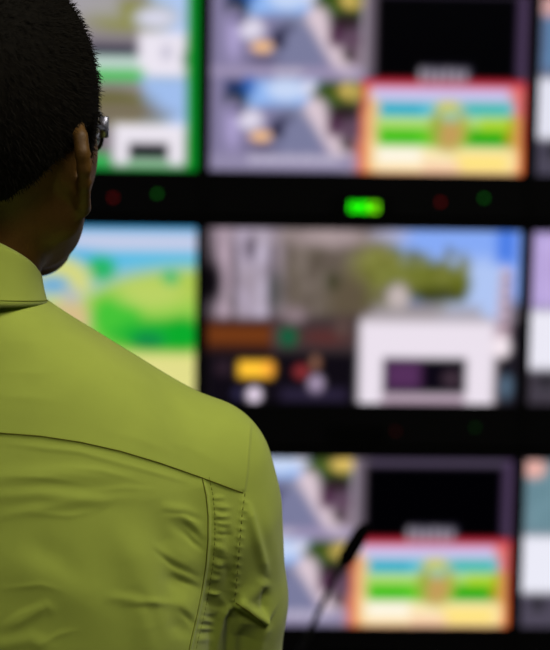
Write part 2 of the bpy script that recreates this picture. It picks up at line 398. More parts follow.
BAR, TOPB = 0.0784, 0.0131         # bezel under and above the picture
def monitor(cx, cz, pic, label, lamps=(M_red, M_grn), display=False, lx=(.127, .2015)):
    zb = cz - SH / 2
    t = empty('monitor', (cx, WY, zb - BAR), label, 'monitor', 'monitors on the video wall')
    z0 = BAR; zt = z0 + SH + TOPB - .0006
    hw = PX / 2 - .0004; sw = SW / 2
    m = MB(); yf, yb = -.004, .05
    m.box(-hw, -sw, yf, yb, .0, zt, .0008); m.box(sw, hw, yf, yb, .0, zt, .0008)
    m.box(-sw, sw, yf, yb, z0 + SH, zt, .0008); m.box(-sw, sw, yf, yb, .0, z0, .0015)
    m.box(-hw + .01, hw - .01, .012, .075, .012, zt - .01, .004)
    m.build('housing', M_bezel, t)
    xs = np.linspace(-sw, sw, NX); zs = np.linspace(z0 + SH, z0, NY)
    X, Z = np.meshgrid(xs, zs); V = np.stack([X, np.full_like(X, 0.004), Z], -1).reshape(-1, 3)
    i = np.arange(NX * NY).reshape(NY, NX)
    Q = np.stack([i[1:, :-1], i[1:, 1:], i[:-1, 1:], i[:-1, :-1]], -1).reshape(-1, 4)
    s = link_np('screen', V, Q, M_screen, t)
    k_ = np.exp(-.5 * (np.arange(-9, 10) / 1.2) ** 2); k_ /= k_.sum()      # soft broadcast picture
    c = np.pad(pic.c, ((9, 9), (9, 9), (0, 0)), 'edge')
    c = sum(k_[q] * c[q:q + NY] for q in range(19)); c = sum(k_[q] * c[:, q:q + NX] for q in range(19)); pic.c = c
    ca = s.data.color_attributes.new('picture', 'FLOAT_COLOR', 'POINT')
    ca.data.foreach_set('color', np.concatenate([pic.c.reshape(-1, 3), np.ones((NX * NY, 1))], 1).astype(np.float32).ravel())
    # name display under the picture, two tally lamps
    w = MB().box(-.06, .045, yf - .0012, yf + .002, .006, .037, .0008).build('label_window', M_win, t)
    if display:
        for k, (ch, mm) in enumerate((('8', M_dig1), ('8', M_dig1), ('0', M_dig2))):
            a = MB(); seg_digit(a, ch, -.0280 + k * .0172, .0130, .0135, .0150, .0032, yf - .0012); a.build('digit', mm, w)
    for lx_, mm, nm, zz in ((lx[0], lamps[0], 'red_lamp', .0308), (lx[1], lamps[1], 'green_lamp', .0386)):
        p = MB()
        p.lathe([(.0034, 0), (.0034, .001), (.0028, .002), (.0016, .0028), (.0004, .003)], (0, 0, 0), 16); o = p.build(nm, mm, t, True)
        o.rotation_euler = (math.pi / 2, 0, 0); o.location = (lx_, yf + .0005, zz)
    return t

xs_ = [C0.x - PX, C0.x, C0.x + PX]; zs_ = [C0.z + PZ + .005, C0.z, C0.z - PZ - .0055]
dim = (M_red0, M_grn0); off = (M_off, M_off)
monitor(xs_[0], zs_[0], pic_green_border(), 'black monitor beside the head showing a white building twice in green borders')
monitor(xs_[1], zs_[0], pic_street_multi(), 'black monitor in top row with red-framed picture and glowing green digits below it', display=True)
monitor(xs_[2], zs_[0], pic_side((90, 84, 104), (92, 130, 172), (228, 228, 242), (72, 68, 84), 534, -1, (206, 160, 158)), 'black monitor cropped by the right edge in the top row, blue above white')
monitor(xs_[0], zs_[1], pic_landscape_full(), 'black monitor above the shoulder filled with a bright blue and green landscape', lamps=dim)
monitor(xs_[1], zs_[1], pic_white_building(), 'black monitor in the middle of the wall showing a white building and yellow bus', lamps=dim, lx=(.06, .198))
monitor(xs_[2], zs_[1], pic_side((176, 158, 214), (188, 168, 222), (236, 234, 246), (62, 56, 66), 531, 226), 'black monitor cropped by the right edge in the middle row, lilac above white', lamps=dim)
monitor(xs_[0], zs_[2], pic_hidden(), 'black monitor hidden behind the green shirt at lower left of the wall', lamps=off)
monitor(xs_[1], zs_[2], pic_low_multi(), 'black monitor in bottom row behind the microphone, red-framed picture at its right', lamps=off)
monitor(xs_[2], zs_[2], pic_side((100, 128, 140), (112, 146, 158), (236, 236, 248), (76, 70, 86), 523, 452, (232, 176, 166)), 'black monitor cropped by the right edge in the bottom row, salmon patch in its corner', lamps=off)

# the rack that carries them
r = empty('monitor_rack', (C0.x, WY + .1, 0), 'black steel rack carrying the wall of nine monitors', 'rack')
for dx in (-1.5 * PX, -.5 * PX, .5 * PX, 1.5 * PX):
    MB().box(dx - .02, dx + .02, -.0245, .03, 0, C0.z + 1.5 * PZ + .05, .003).build('upright', M_rack, r)
for k in range(3):
    z = zs_[k] - C0.z + C0.z
    MB().box(-1.5 * PX - .02, 1.5 * PX + .02, .03, .06, z - .03, z + .03, .003).build('rail', M_rack, r)
MB().box(-1.5 * PX - .02, 1.5 * PX + .02, -.0245, .12, 0.0, .03, .003).build('foot_rail', M_rack, r)

# ------------------------------------------------------------------ console desk and microphone
M_desk = mat('dark_laminate', (24, 22, 21), .6, noise=.2, scale=30)
d = empty('console_desk', (0.1, 2.45, 0), 'dark console desk standing between the person and the monitor wall', 'desk')
MB().box(-.95, .95, -.32, .32, .725, .75, .004).build('desk_top', M_desk, d)
for sx in (-1, 1): MB().box(sx * .9 - .02, sx * .9 + .02, -.29, .29, 0, .725, .003).build('side_panel', M_desk, d)
MB().box(-.88, .88, .25, .27, .3, .725, .002).build('modesty_panel', M_desk, d)

MY = 2.42
M_mic = mat('mic_black', (12, 12, 13), .6, spec=.3)
M_foam = mat('mic_foam', (8, 8, 8), 1.0, spec=.05, bump=.8, bscale=900)
base = at(258, 800, MY); base.z = .75
g = empty('microphone', base, 'black gooseneck desk microphone leaning in front of the bottom monitor', 'microphone')
MB().lathe([(.05, 0), (.055, .004), (.052, .018), (.03, .028), (.012, .032), (.01, .05)], (0, 0, 0), 28).build('base', M_mic, g, True)
key = [base + Vector((0, 0, .045)), base + Vector((.002, 0, .1)), at(276, 718, MY), at(296, 662, MY), at(314, 622, MY), at(333, 582, MY), at(347, 556, MY)]
def catmull(K, n=8):
    K = [Vector(k) for k in K]; out = []
    for i in range(len(K) - 1):
        p0, p1, p2, p3 = K[max(i - 1, 0)], K[i], K[i + 1], K[min(i + 2, len(K) - 1)]
        for j in range(n):
            t = j / n
            out.append(.5 * ((2 * p1) + (p2 - p0) * t + (2 * p0 - 5 * p1 + 4 * p2 - p3) * t * t + (3 * p1 - p0 - 3 * p2 + p3) * t ** 3))
    return out + [K[-1]]
MB().tube([p - base for p in catmull(key)], .0034, 10).build('gooseneck', M_mic, g, True)
a, b = at(342, 566, MY) - base, at(367, 523, MY) - base
n = 14
pts = [a.lerp(b, i / n) for i in range(n + 1)]
rad = [.0105 * min(1, math.sqrt(max(.03, 1 - (2 * max(0, i / n - .6) / .82) ** 2))) * min(1, .45 + i / 4) for i in range(n + 1)]
MB().tube(pts, rad, 16).build('foam_windscreen', M_foam, g, True)

# ------------------------------------------------------------------ distance-field modelling
class Vol:
    def __init__(s, lo, hi, h):
        s.lo = np.array(lo, float); s.h = h; s.n = np.ceil((np.array(hi) - s.lo) / h).astype(int) + 1
        s.D = np.full(s.n, 9.0, np.float32)
    def put(s, fn, lo, hi, k=0.0, op='u'):
        pad = k + 3 * s.h
        a = np.clip(np.floor((np.array(lo) - pad - s.lo) / s.h).astype(int), 0, s.n); b = np.clip(np.ceil((np.array(hi) + pad - s.lo) / s.h).astype(int) + 1, 0, s.n)
        if np.any(b <= a): return
        ax = [(s.lo[i] + s.h * np.arange(a[i], b[i])).astype(np.float32) for i in range(3)]
        X, Y, Z = np.meshgrid(*ax, indexing='ij', sparse=False)
        d = fn(X, Y, Z); sl = tuple(slice(a[i], b[i]) for i in range(3)); A = s.D[sl]
        if op == 'u':
            if k > 0:
                h = np.clip(k - np.abs(A - d), 0, None) / k; s.D[sl] = np.minimum(A, d) - h * h * k * .25
            else: s.D[sl] = np.minimum(A, d)
        else:
            if k > 0:
                h = np.clip(k - np.abs(A + d), 0, None) / k; s.D[sl] = np.maximum(A, -d) + h * h * k * .25
            else: s.D[sl] = np.maximum(A, -d)
    # rounded cone between two points
    def cone(s, p, q, r1, r2, k=.01, op='u', T=None):
        p, q = np.array(p, float), np.array(q, float)
        if T is not None: p, q = T(p), T(q)
        r = max(r1, r2); d = q - p; L2 = float(d @ d) + 1e-12
        def fn(X, Y, Z):
            t = np.clip(((X - p[0]) * d[0] + (Y - p[1]) * d[1] + (Z - p[2]) * d[2]) / L2, 0, 1)
            return np.sqrt((X - p[0] - t * d[0]) ** 2 + (Y - p[1] - t * d[1]) ** 2 + (Z - p[2] - t * d[2]) ** 2) - (r1 + (r2 - r1) * t)
        s.put(fn, np.minimum(p, q) - r, np.maximum(p, q) + r, k, op)
    def chain(s, pts, rs, k=.01, T=None):
        for i in range(len(pts) - 1): s.cone(pts[i], pts[i + 1], rs[i], rs[i + 1], k, 'u', T)
    def ell(s, c, r, k=.01, op='u', R=None, T=None):
        c = np.array(c, float); r = np.array(r, float); M = np.eye(3) if R is None else np.array(R)
        if T is not None: c = T(c); M = M @ T.R.T
        rm = float(r.max())
        def fn(X, Y, Z):
            x, y, z = X - c[0], Y - c[1], Z - c[2]
            u = (M[0, 0] * x + M[0, 1] * y + M[0, 2] * z); v = (M[1, 0] * x + M[1, 1] * y + M[1, 2] * z); w = (M[2, 0] * x + M[2, 1] * y + M[2, 2] * z)
            k0 = np.sqrt((u / r[0]) ** 2 + (v / r[1]) ** 2 + (w / r[2]) ** 2); k1 = np.sqrt((u / r[0] ** 2) ** 2 + (v / r[1] ** 2) ** 2 + (w / r[2] ** 2) ** 2) + 1e-9
            return k0 * (k0 - 1) / k1
        s.put(fn, c - rm, c + rm, k, op)
    def loft(s, zs, a, b, cy, e=2.4, k=.0, cx=None, fr=None):
        """stack of super-ellipses: half widths a, half depths b, centre cy at heights zs"""
        zs = np.array(zs); 
        def cub(v):
            v = np.array(v, float); g = np.gradient(v, zs)
            def f(z):
                i = np.clip(np.searchsorted(zs, z) - 1, 0, len(zs) - 2); h = zs[i + 1] - zs[i]; t = np.clip((z - zs[i]) / h, 0, 1)
                return v[i] * (1 + 2 * t) * (1 - t) ** 2 + g[i] * h * t * (1 - t) ** 2 + v[i + 1] * t * t * (3 - 2 * t) + g[i + 1] * h * t * t * (t - 1)
            return f
        fa, fb, fc = cub(a), cub(b), cub(cy); A, B = max(a), max(b)
        def fn(X, Y, Z):
            z1 = Z[0, 0, :].astype(float); aa, bb, cc = fa(z1), fb(z1), fc(z1)
            u = np.abs(X) / aa; v = np.abs(Y - cc) / bb
            rr = (u ** e + v ** e) ** (1 / e)
            d = (rr - 1) * np.minimum(aa, bb) * (1.0 / np.sqrt(1 + 0 * rr))
            dz = np.maximum(zs[0] - Z, Z - zs[-1])
            return np.maximum(d, dz).astype(np.float32)
        g = .06; s.put(fn, (-A - g, min(cy) - B - g, zs[0] - g), (A + g, max(cy) + B + g, zs[-1] + g), k)
    def mesh(s, smooth=2):
        D = s.D; ins = D < 0; nx, ny, nz = D.shape
        cnt = np.zeros((nx - 1, ny - 1, nz - 1), np.uint8)
        for i in (0, 1):
            for j in (0, 1):
                for k in (0, 1): cnt += ins[i:nx - 1 + i, j:ny - 1 + j, k:nz - 1 + k]
        act = (cnt > 0) & (cnt < 8); idx = np.full(act.shape, -1, np.int32); C = np.argwhere(act); idx[act] = np.arange(len(C))
        acc = np.zeros((len(C), 3)); w = np.zeros(len(C))
        off = [(i, j, k) for i in (0, 1) for j in (0, 1) for k in (0, 1)]
        val = {o: D[C[:, 0] + o[0], C[:, 1] + o[1], C[:, 2] + o[2]].astype(float) for o in off}
        for o in off:
            for ax in range(3):
                if o[ax]: continue
                q = list(o); q[ax] = 1; q = tuple(q); va, vb = val[o], val[q]; cr = (va < 0) != (vb < 0)
                t = np.where(cr, va / np.where(va - vb == 0, 1, va - vb), 0)
                P = np.tile(np.array(o, float), (len(C), 1)); P[:, ax] = t
                acc[cr] += P[cr]; w[cr] += 1
        V = (C + acc / w[:, None]) * s.h + s.lo
        F = []
        for ax in range(3):
            u, v = (ax + 1) % 3, (ax + 2) % 3
            A = np.take(ins, range(0, D.shape[ax] - 1), ax); B = np.take(ins, range(1, D.shape[ax]), ax)
            E = np.argwhere(A != B); E = E[(E[:, u] > 0) & (E[:, v] > 0) & (E[:, u] < D.shape[u] - 1) & (E[:, v] < D.shape[v] - 1)]
            fl = ins[E[:, 0], E[:, 1], E[:, 2]]
            def cell(du, dv):
                c = E.copy(); c[:, u] -= du; c[:, v] -= dv; return idx[c[:, 0], c[:, 1], c[:, 2]]
            q = np.stack([cell(1, 1), cell(0, 1), cell(0, 0), cell(1, 0)], 1); q[~fl] = q[~fl][:, ::-1]; F.append(q)
        Q = np.concatenate(F); Q = Q[(Q >= 0).all(1)]
        for _ in range(smooth): V = relax(V, Q, .5)
        return V, Q

def relax(V, Q, f):
    S = np.zeros_like(V); n = np.zeros(len(V))
    for a, b in ((0, 1), (1, 2), (2, 3), (3, 0)):
        for x, y in ((a, b), (b, a)):
            for c in range(3): S[:, c] += np.bincount(Q[:, x], V[Q[:, y], c], len(V))
            n += np.bincount(Q[:, x], minlength=len(V))
    return V * (1 - f) + f * S / np.maximum(n, 1)[:, None]
def normals(V, Q):
    fn = np.cross(V[Q[:, 2]] - V[Q[:, 0]], V[Q[:, 3]] - V[Q[:, 1]]); N = np.zeros_like(V)
    for k in range(Q.shape[1]):
        for c in range(3): N[:, c] += np.bincount(Q[:, k], fn[:, c], len(V))
    return N / (np.linalg.norm(N, axis=1)[:, None] + 1e-12)

# ------------------------------------------------------------------ person
PY = 1.50
PB = at(-40, 400, PY); ORG = Vector((PB.x, PY, 0))
person = empty('person', ORG, 'person seen from behind in a lime green shirt and glasses, facing the monitors', 'person')
O3 = np.array(ORG)

class Frame:                        # head frame -> person frame
    def __init__(s, o, yaw, pitch, roll):
        s.o = np.array(o, float)
        s.R = np.array(Matrix.Rotation(yaw, 3, 'Z') @ Matrix.Rotation(pitch, 3, 'X') @ Matrix.Rotation(roll, 3, 'Y'))
    def __call__(s, p): return s.R @ np.asarray(p, float) + s.o
HC = at(-14, 156, PY) - ORG
H = Frame(HC, math.radians(-18), math.radians(7), math.radians(3))

M_skin = mat('skin', (92, 63, 20), .55, spec=.35, noise=.12, scale=60, bump=.25, bscale=500)
M_hair = mat('black_hair', (13, 10, 5), .75, spec=.06, noise=.3, scale=300)
M_shirt = mat('lime_cotton', (163, 177, 70), .85, spec=.2, noise=.05, scale=25, bump=.18, bscale=2200, sheen=.15)
M_button_seam = mat('olive_thread', (98, 100, 30), .9, spec=.1)  # dark tone stands for crease shadow along the seams; buttons share it
M_trouser = mat('dark_twill', (34, 36, 42), .9, noise=.15, scale=80, bump=.3)
M_shoe = mat('black_leather', (18, 17, 17), .4)
M_sole = mat('rubber_sole', (30, 29, 28), .8)
M_frame = mat('glasses_metal', (150, 150, 165), .3, metal=.6)
M_temple = mat('glasses_black', (14, 14, 17), .4)
M_lens = mat('glasses_lens', (235, 240, 245), .05, trans=1.0)
M_eye = mat('eye_white', (225, 220, 212), .2)
M_iris = mat('iris_brown', (36, 22, 14), .2)

SHO = (.172, .005, 1.362); ELB = (.186, .065, 1.085); WRI = (.190, .255, .93)

def head_prims(v, hair=0.0):
    g = hair
    v.ell((0, -.014, .046), (.0805 + g, .101 + g, .100 + g), .02, T=H)
    v.ell((0, .040, -.014), (.0575 + g, .058 + g, .080 + g), .035, T=H)

body = Vol((-.33, -.2, -.0), (.33, .37, HC.z + .15), .003)
B = body
B.loft([.80, .90, 1.0, 1.10, 1.22, 1.32, 1.38, 1.42, 1.45, 1.48, 1.50], [.165, .170, .155, .150, .166, .172, .160, .130, .092, .062, .052],
       [.11, .115, .102, .10, .108, .108, .098, .086, .072, .062, .056], [0, .005, .0, .0, .0, 0, -.002, -.005, -.01, -.014, -.016], 2.3)
head_prims(B)
for s in (-1, 1):
    B.cone((s * .057, .000, -.040), (s * .014, .084, -.084), .019, .019, .03, T=H)
    B.ell((s * .037, .056, -.008), (.025, .031, .034), .02, T=H)
    B.cone((s * .012, .093, .034), (s * .048, .076, .034), .011, .010, .015, T=H)
    B.ell((s * .032, .104, .014), (.017, .014, .012), .012, 's', T=H)
    B.cone((s * .020, .0895, .021), (s * .042, .082, .019), .0075, .0065, .004, T=H)
    B.cone((s * .022, .0885, .008), (s * .042, .081, .009), .0065, .006, .004, T=H)
    B.ell((s * .011, .106, -.024), (.009, .011, .008), .008, T=H)
    B.cone((0, .098, -.056), (s * .024, .088, -.058), .0065, .004, .008, T=H)
    B.cone((0, .098, -.067), (s * .021, .087, -.064), .0075, .004, .008, T=H)
    # ear: rim, inner fold, bowl, lobe
    def ear(u, w, fl=None):
        lat = .0675 + .024 * (.014 - u) / .042
        if fl is not None: lat += fl
        return (s * lat, -.006 + u - .006 * (w / .035), w * .84 - .001)
    rim = [(.012, -.002), (.015, .012), (.013, .026), (.004, .036), (-.009, .0385), (-.020, .033), (-.0265, .020), (-.027, .006), (-.0235, -.008), (-.018, -.019), (-.012, -.029)]
    B.chain([ear(*p) for p in rim], [.004, .004, .0042, .0048, .0052, .0054, .0054, .0052, .005, .005, .005], .004, T=H)
    B.chain([ear(-.012, -.029), ear(-.004, -.036), ear(.006, -.032), ear(.010, -.02)], [.005, .0062, .006, .0045], .006, T=H)
    B.chain([ear(-.002, .026, -.008), ear(-.010, .018, -.008), ear(-.012, .004, -.008), ear(-.008, -.012, -.008)], [.005, .0055, .0055, .0055], .010, T=H)
    B.chain([ear(-.006, .030, -.009), ear(-.012, .014, -.011), ear(-.011, -.004, -.011), ear(-.005, -.022, -.009)], [.005, .006, .006, .005], .010, T=H)
    B.ell((s * .0735, -.010, .003), (.007, .017, .024), .008, T=H)
    B.ell((s * .078, .010, -.002), (.004, .005, .006), .005, T=H)
    # arm and hand
    sh, el, wr = [np.array((s * p[0], p[1], p[2])) for p in (SHO, ELB, WRI)]
    sh2 = np.array((s * .160, .005, 1.335))
    B.cone((s * .10, -.005, 1.375), sh2, .05, .050, .03)
    B.cone(sh2, el, .050, .042, .03); B.cone(el, wr, .042, .027, .02)
    fw = (wr - el) / np.linalg.norm(wr - el); side = np.array((-s, 0, 0.0)); side = side - fw * (side @ fw); side /= np.linalg.norm(side); dn = np.cross(fw, side) * s
    if dn[2] > 0: dn = -dn
    hk = lambda f, l, d_: wr + fw * f + side * l + dn * d_
    B.cone(hk(.0, 0, 0), hk(.03, 0, 0), .026, .024, .02)
    for l in (-.03, -.01, .01, .03): B.cone(hk(.03, l * .6, 0), hk(.09, l, .0), .014, .0115, .012)
    for l, L in ((.031, .070), (.0105, .080), (-.0105, .075), (-.031, .058)):
        p0 = hk(.09, l, 0); p1 = p0 + (fw * .93 + dn * .37) * L * .45; p2 = p1 + (fw * .62 + dn * .78) * L * .32; p3 = p2 + (fw * .3 + dn * .95) * L * .23
        B.chain([p0, p1, p2, p3], [.0105, .0092, .0082, .007], .004)
    p0 = hk(.03, .02, .004); p1 = hk(.055, .046, .012); p2 = hk(.085, .056, .022); p3 = hk(.108, .054, .034)
    B.chain([p0, p1, p2, p3], [.015, .0125, .0105, .0085], .008)
    # leg and foot
    B.cone((s * .092, .0, .86), (s * .10, .005, .50), .085, .055, .04)
    B.cone((s * .10, .005, .50), (s * .105, -.01, .10), .052, .036, .02)
    B.ell((s * .10, -.02, .36), (.05, .052, .11), .03)
    B.chain([(s * .105, -.02, .07), (s * .11, .05, .05), (s * .12, .14, .035)], [.036, .036, .028], .02)
B.cone((0, .096, .030), (0, .1165, -.016), .0085, .0115, .012, T=H)
B.ell((0, .092, -.092), (.020, .018, .016), .02, T=H)
_nb = (0.003, -.010, 1.44)
_nt = H((0, -.016, -.045))
B.cone(_nb, _nt, .051, .048, .02)
V, Q = B.mesh(2)
bo = link_np('body', V, Q, M_skin, person)
for s in (-1, 1):
    e = H((s * .032, .0815, .0145))
    MBe = MB(); MBe.lathe([(.0118 * math.sin(a), .0118 * -math.cos(a)) for a in np.linspace(.05, math.pi - .05, 12)], (0, 0, 0), 18)
    eo = MBe.build('eye', M_eye, person, True); eo.location = e
    ir = MB().lathe([(.0055, 0), (.0054, .0012), (.003, .002), (.0005, .0022)], (0, 0, .0105), 16).build('iris', M_iris, eo, True)
    eo.rotation_euler = Matrix(H.R).to_euler(); eo.rotation_euler = (Matrix(H.R) @ Matrix.Rotation(-math.pi / 2, 3, 'X')).to_euler()
    ir['label'] = 'dark brown iris'

# hair: a close cap cut along the hairline, with thousands of short strands
hv = Vol((HC.x - .13, HC.y - .15, HC.z - .12), (HC.x + .13, HC.y + .15, HC.z + .15), .0025)
head_prims(hv, .0045)
hv.cone(_nb, _nt, .051, .0505, .02)
hl_y = [-.13, -.10, -.085, -.06, -.035, -.012, .006, .012, .026, .034, .05, .075, .12]
hl_z = [-.066, -.056, -.026, .000, .018, .030, .036, .004, -.002, .040, .062, .085, .095]
RT = H.R.T; HO = H.o
def cut(X, Y, Z):
    x, y, z = X - HO[0], Y - HO[1], Z - HO[2]
    b = RT[1, 0] * x + RT[1, 1] * y + RT[1, 2] * z; c = RT[2, 0] * x + RT[2, 1] * y + RT[2, 2] * z
    return (c - np.interp(b, hl_y, hl_z)) * .6
_ax = [(hv.lo[i] + hv.h * np.arange(hv.n[i])).astype(np.float32) for i in range(3)]
_X, _Y, _Z = np.meshgrid(*_ax, indexing='ij'); hv.D = np.maximum(hv.D, -cut(_X, _Y, _Z))
HV, HQ = hv.mesh(2); HN = normals(HV, HQ)
loc = (HV - HO) @ H.R               # head frame
pick = rng.choice(len(HV), 26000); P = HV[pick] + rng.normal(0, .0012, (26000, 3)); N = HN[pick]
Lp = loc[pick]; keep = (Lp[:, 2] > np.interp(Lp[:, 1], hl_y, hl_z) - .004); P, N, Lp = P[keep], N[keep], Lp[keep]
whorl = np.array((0, -.075, .105)); fl = Lp - whorl; fl[:, 0] += rng.normal(0, .012, len(fl)); fl = fl @ H.R.T
fl -= N * (fl * N).sum(1)[:, None]; fl /= np.linalg.norm(fl, axis=1)[:, None] + 1e-9
fl += rng.normal(0, .22, fl.shape)
ln = (.0034 + .0022 * rng.random(len(P))) * np.clip(.35 + (Lp[:, 2] + .05) / .10, .35, 1.15); ln = ln[:, None]
sd = np.cross(N, fl); sd /= np.linalg.norm(sd, axis=1)[:, None] + 1e-9; wdt = .00028
p0 = P - N * .001; p1 = P + N * ln * .20 + fl * ln * .45; p2 = P + N * ln * .24 + fl * ln * 1.0
SV = np.stack([p0 - sd * wdt, p0 + sd * wdt, p1 + sd * wdt * .8, p1 - sd * wdt * .8, p2 + sd * wdt * .15, p2 - sd * wdt * .15], 1).reshape(-1, 3)
b0 = np.arange(len(P))[:, None] * 6 + len(HV)
SQ = np.concatenate([b0 + np.array([[0, 1, 2, 3]]), b0 + np.array([[3, 2, 4, 5]])])
hair = link_np('hair', np.concatenate([HV, SV]), np.concatenate([HQ, SQ]), M_hair, person)

# glasses
gl = MB()
def rimpts(s):
    out = []
    for k in range(29):
        a = 2 * math.pi * k / 28; ca, sa = math.cos(a), math.sin(a)
        x = .0235 * math.copysign(abs(ca) ** .6, ca); z = .0185 * math.copysign(abs(sa) ** .6, sa)
        X = s * .0325 + x; out.append(H((X, .107 - .012 * (abs(X) / .06) ** 2, .008 + z)))
    return out
for s in (-1, 1): gl.tube(rimpts(s), .0016, 8, False)
gl.tube([H((x, .107 + .003 * (1 - (x / .0095) ** 2), .017)) for x in np.linspace(-.0095, .0095, 7)], .0014, 8)
gfr = gl.build('glasses', M_temple, person, True)
for s in (-1, 1):
    pts = rimpts(s)[:-1]; c = sum(pts, np.zeros(3)) / len(pts); nrm = H.R @ np.array((0, 1, 0))
    vv = [p + nrm * .0006 for p in pts] + [p - nrm * .0006 for p in pts]; n_ = len(pts)
    ff = [tuple(range(n_)), tuple(range(2 * n_ - 1, n_ - 1, -1))] + [(i, n_ + i, n_ + (i + 1) % n_, (i + 1) % n_) for i in range(n_)]
    link('lens', vv, ff, M_lens, gfr)
    h = MB(); h.tube([H((s * .0555, .097, .012)), H((s * .0590, .094, .012)), H((s * .0615, .085, .012))], [.0022, .003, .0028], 8)
    h.tube([H((s * .0612, .086, .021)), H((s * .0612, .086, .005))], .0038, 8)
    h.build('hinge', M_frame, gfr, True)['label'] = 'pale metal hinge'
    t_ = MB(); t_.tube([H(p) for p in ((s * .0615, .085, .012), (s * .0700, .05, .020), (s * .0775, .012, .029), (s * .0785, -.004, .0305), (s * .077, -.016, .025), (s * .076, -.026, .010))], [.0022, .0022, .002, .0024, .0024, .002], 8)
    t_.build('temple', M_temple, gfr, True)

# ------------------------------------------------------------------ shirt
S = Vol((-.335, -.2, .84), (.335, .30, 1.53), .0021)
S.loft([.86, .95, 1.05, 1.15, 1.22, 1.30, 1.35, 1.39, 1.42, 1.45, 1.475, 1.495, 1.512],
       [.190, .188, .184, .186, .190, .196, .196, .188, .178, .151, .115, .083, .058],
       [.135, .130, .124, .124, .127, .128, .124, .116, .106, .094, .082, .072, .062],
       [.005, 0, 0, 0, 0, 0, 0, -.003, -.006, -.010, -.013, -.015, -.016], 2.5)
for s in (-1, 1):
    S.cone((s * .10, -.005, 1.399), (s * .173, SHO[1], 1.348), .060, .066, .02)
    S.cone((s * .09, -.008, 1.402), (s * .176, -.002, 1.375), .066, .0585, .012)
    S.ell((s * .183, .0, 1.375), (.053, .055, .053), .010)
    S.cone((s * .181, SHO[1], 1.342), (s * .190, .035, 1.265), .065, .0615, .008)
    S.cone((s * .190, .035, 1.265), (s * ELB[0], ELB[1], ELB[2]), .0615, .056, .008)
    S.cone((s * ELB[0], ELB[1], ELB[2]), (s * WRI[0], WRI[1], WRI[2] + .0), .055, .038, .02)
V, Q = S.mesh(3); N = normals(V, Q)

# finer mesh over the back and the near sleeve
def refine(V, Q, mask):
    q = Q[mask]; E = np.sort(np.concatenate([q[:, [0, 1]], q[:, [1, 2]], q[:, [2, 3]], q[:, [3, 0]]]), 1)
    u, inv = np.unique(E[:, 0].astype(np.int64) * len(V) + E[:, 1], return_inverse=True); n = len(q); inv = inv.ravel()
    mid = (V[u // len(V)] + V[u % len(V)]) / 2; cen = V[q].mean(1)
    m = [inv[k * n:(k + 1) * n] + len(V) for k in range(4)]; c = np.arange(n) + len(V) + len(u)
    new = [np.stack([q[:, k], m[k], c, m[k - 1]], 1) for k in range(4)]
    return np.concatenate([V, mid, cen]), np.concatenate([Q[~mask]] + new)
_p = proj(V + O3); _w = (V + O3) - np.array(CAM); _f = -(N * _w).sum(1) / np.linalg.norm(_w, axis=1)
_vm = (_f > .05) & (_p[:, 0] > -25) & (_p[:, 0] < 310) & (_p[:, 1] < 690)
V, Q = refine(V, Q, _vm[Q].all(1)); V = relax(V, Q, .3); N = normals(V, Q)

# folds, written as curves on the cloth
def pdist(px, pts):
    """signed distance (px) to a polyline and position along it"""
    best = np.full(len(px), 1e9); sg = np.zeros(len(px)); tt = np.zeros(len(px)); L = 0
    seg = [math.hypot(pts[i + 1][0] - pts[i][0], pts[i + 1][1] - pts[i][1]) for i in range(len(pts) - 1)]; tot = sum(seg)
    for i in range(len(pts) - 1):
        a, b = np.array(pts[i], float), np.array(pts[i + 1], float); d = b - a
        t = np.clip(((px - a) @ d) / (d @ d), 0, 1); e = px - a - t[:, None] * d; r = np.hypot(e[:, 0], e[:, 1])
        m = r < best; best[m] = r[m]; sg[m] = np.sign(d[0] * e[m, 1] - d[1] * e[m, 0]); tt[m] = (L + t[m] * seg[i]) / tot; L += seg[i]
    return best, sg, tt
PXV = proj(V + O3); view = (V + O3) - np.array(CAM); view /= np.linalg.norm(view, axis=1)[:, None]
face = np.clip(-(N * view).sum(1) * 3, 0, 1)
sel = np.where((face > 0) & (PXV[:, 0] > -60) & (PXV[:, 0] < 320) & (PXV[:, 1] < 720))[0]; PS = PXV[sel]; dsp = np.zeros(len(sel))
def fold(pts, w, amp, side=0, fade=.25):
    """w in px, amp in mm; side 0: rounded ridge, +1 / -1: ledge that drops sharply on one side"""
    global dsp
    d, sg, t = pdist(PS, pts); end = np.clip(np.minimum(t, 1 - t) / max(fade, .05), 0, 1) 
    d2 = np.abs(d)
    if side == 0: f = np.exp(-(d2 / w) ** 2)
    else:
        sd = sg * side * d2; f = np.where(sd > 0, np.exp(-sd / w), np.exp(-(sd / 1.8) ** 2))
    dsp += f * end * amp * .001
# broad slow waves of the back
fold([(-40, 480), (60, 474), (150, 478)], 9, 1.6, fade=.4)
fold([(-40, 498), (40, 494), (100, 500), (160, 494)], 7, 1.3, fade=.4)
fold([(-20, 520), (60, 505), (110, 498)], 6, .8, fade=.4)
fold([(105, 510), (135, 560), (150, 620), (158, 680)], 18, 3.0, fade=.3)
fold([(150, 500), (172, 560), (178, 640)], 14, -2.6, fade=.3)
fold([(160, 505), (185, 517), (203, 528)], 6, 1.3, fade=.4)
fold([(168, 520), (190, 535), (204, 548)], 6, -1.5, fade=.4)
fold([(165, 545), (185, 558), (204, 570)], 9, 1.5, fade=.4)
fold([(160, 575), (185, 585), (200, 592)], 8, -1.7, fade=.4)
fold([(160, 600), (182, 604), (197, 612)], 9, 1.5, fade=.4)
fold([(165, 622), (180, 628), (192, 640)], 8, -1.3, fade=.4)
fold([(100, 596), (140, 600), (175, 604)], 5, 1.0, fade=.3)
fold([(0, 632), (25, 618), (45, 606), (58, 614)], 6, 1.4, fade=.3)
fold([(-20, 650), (30, 640), (60, 650)], 8, 1.2, fade=.3)
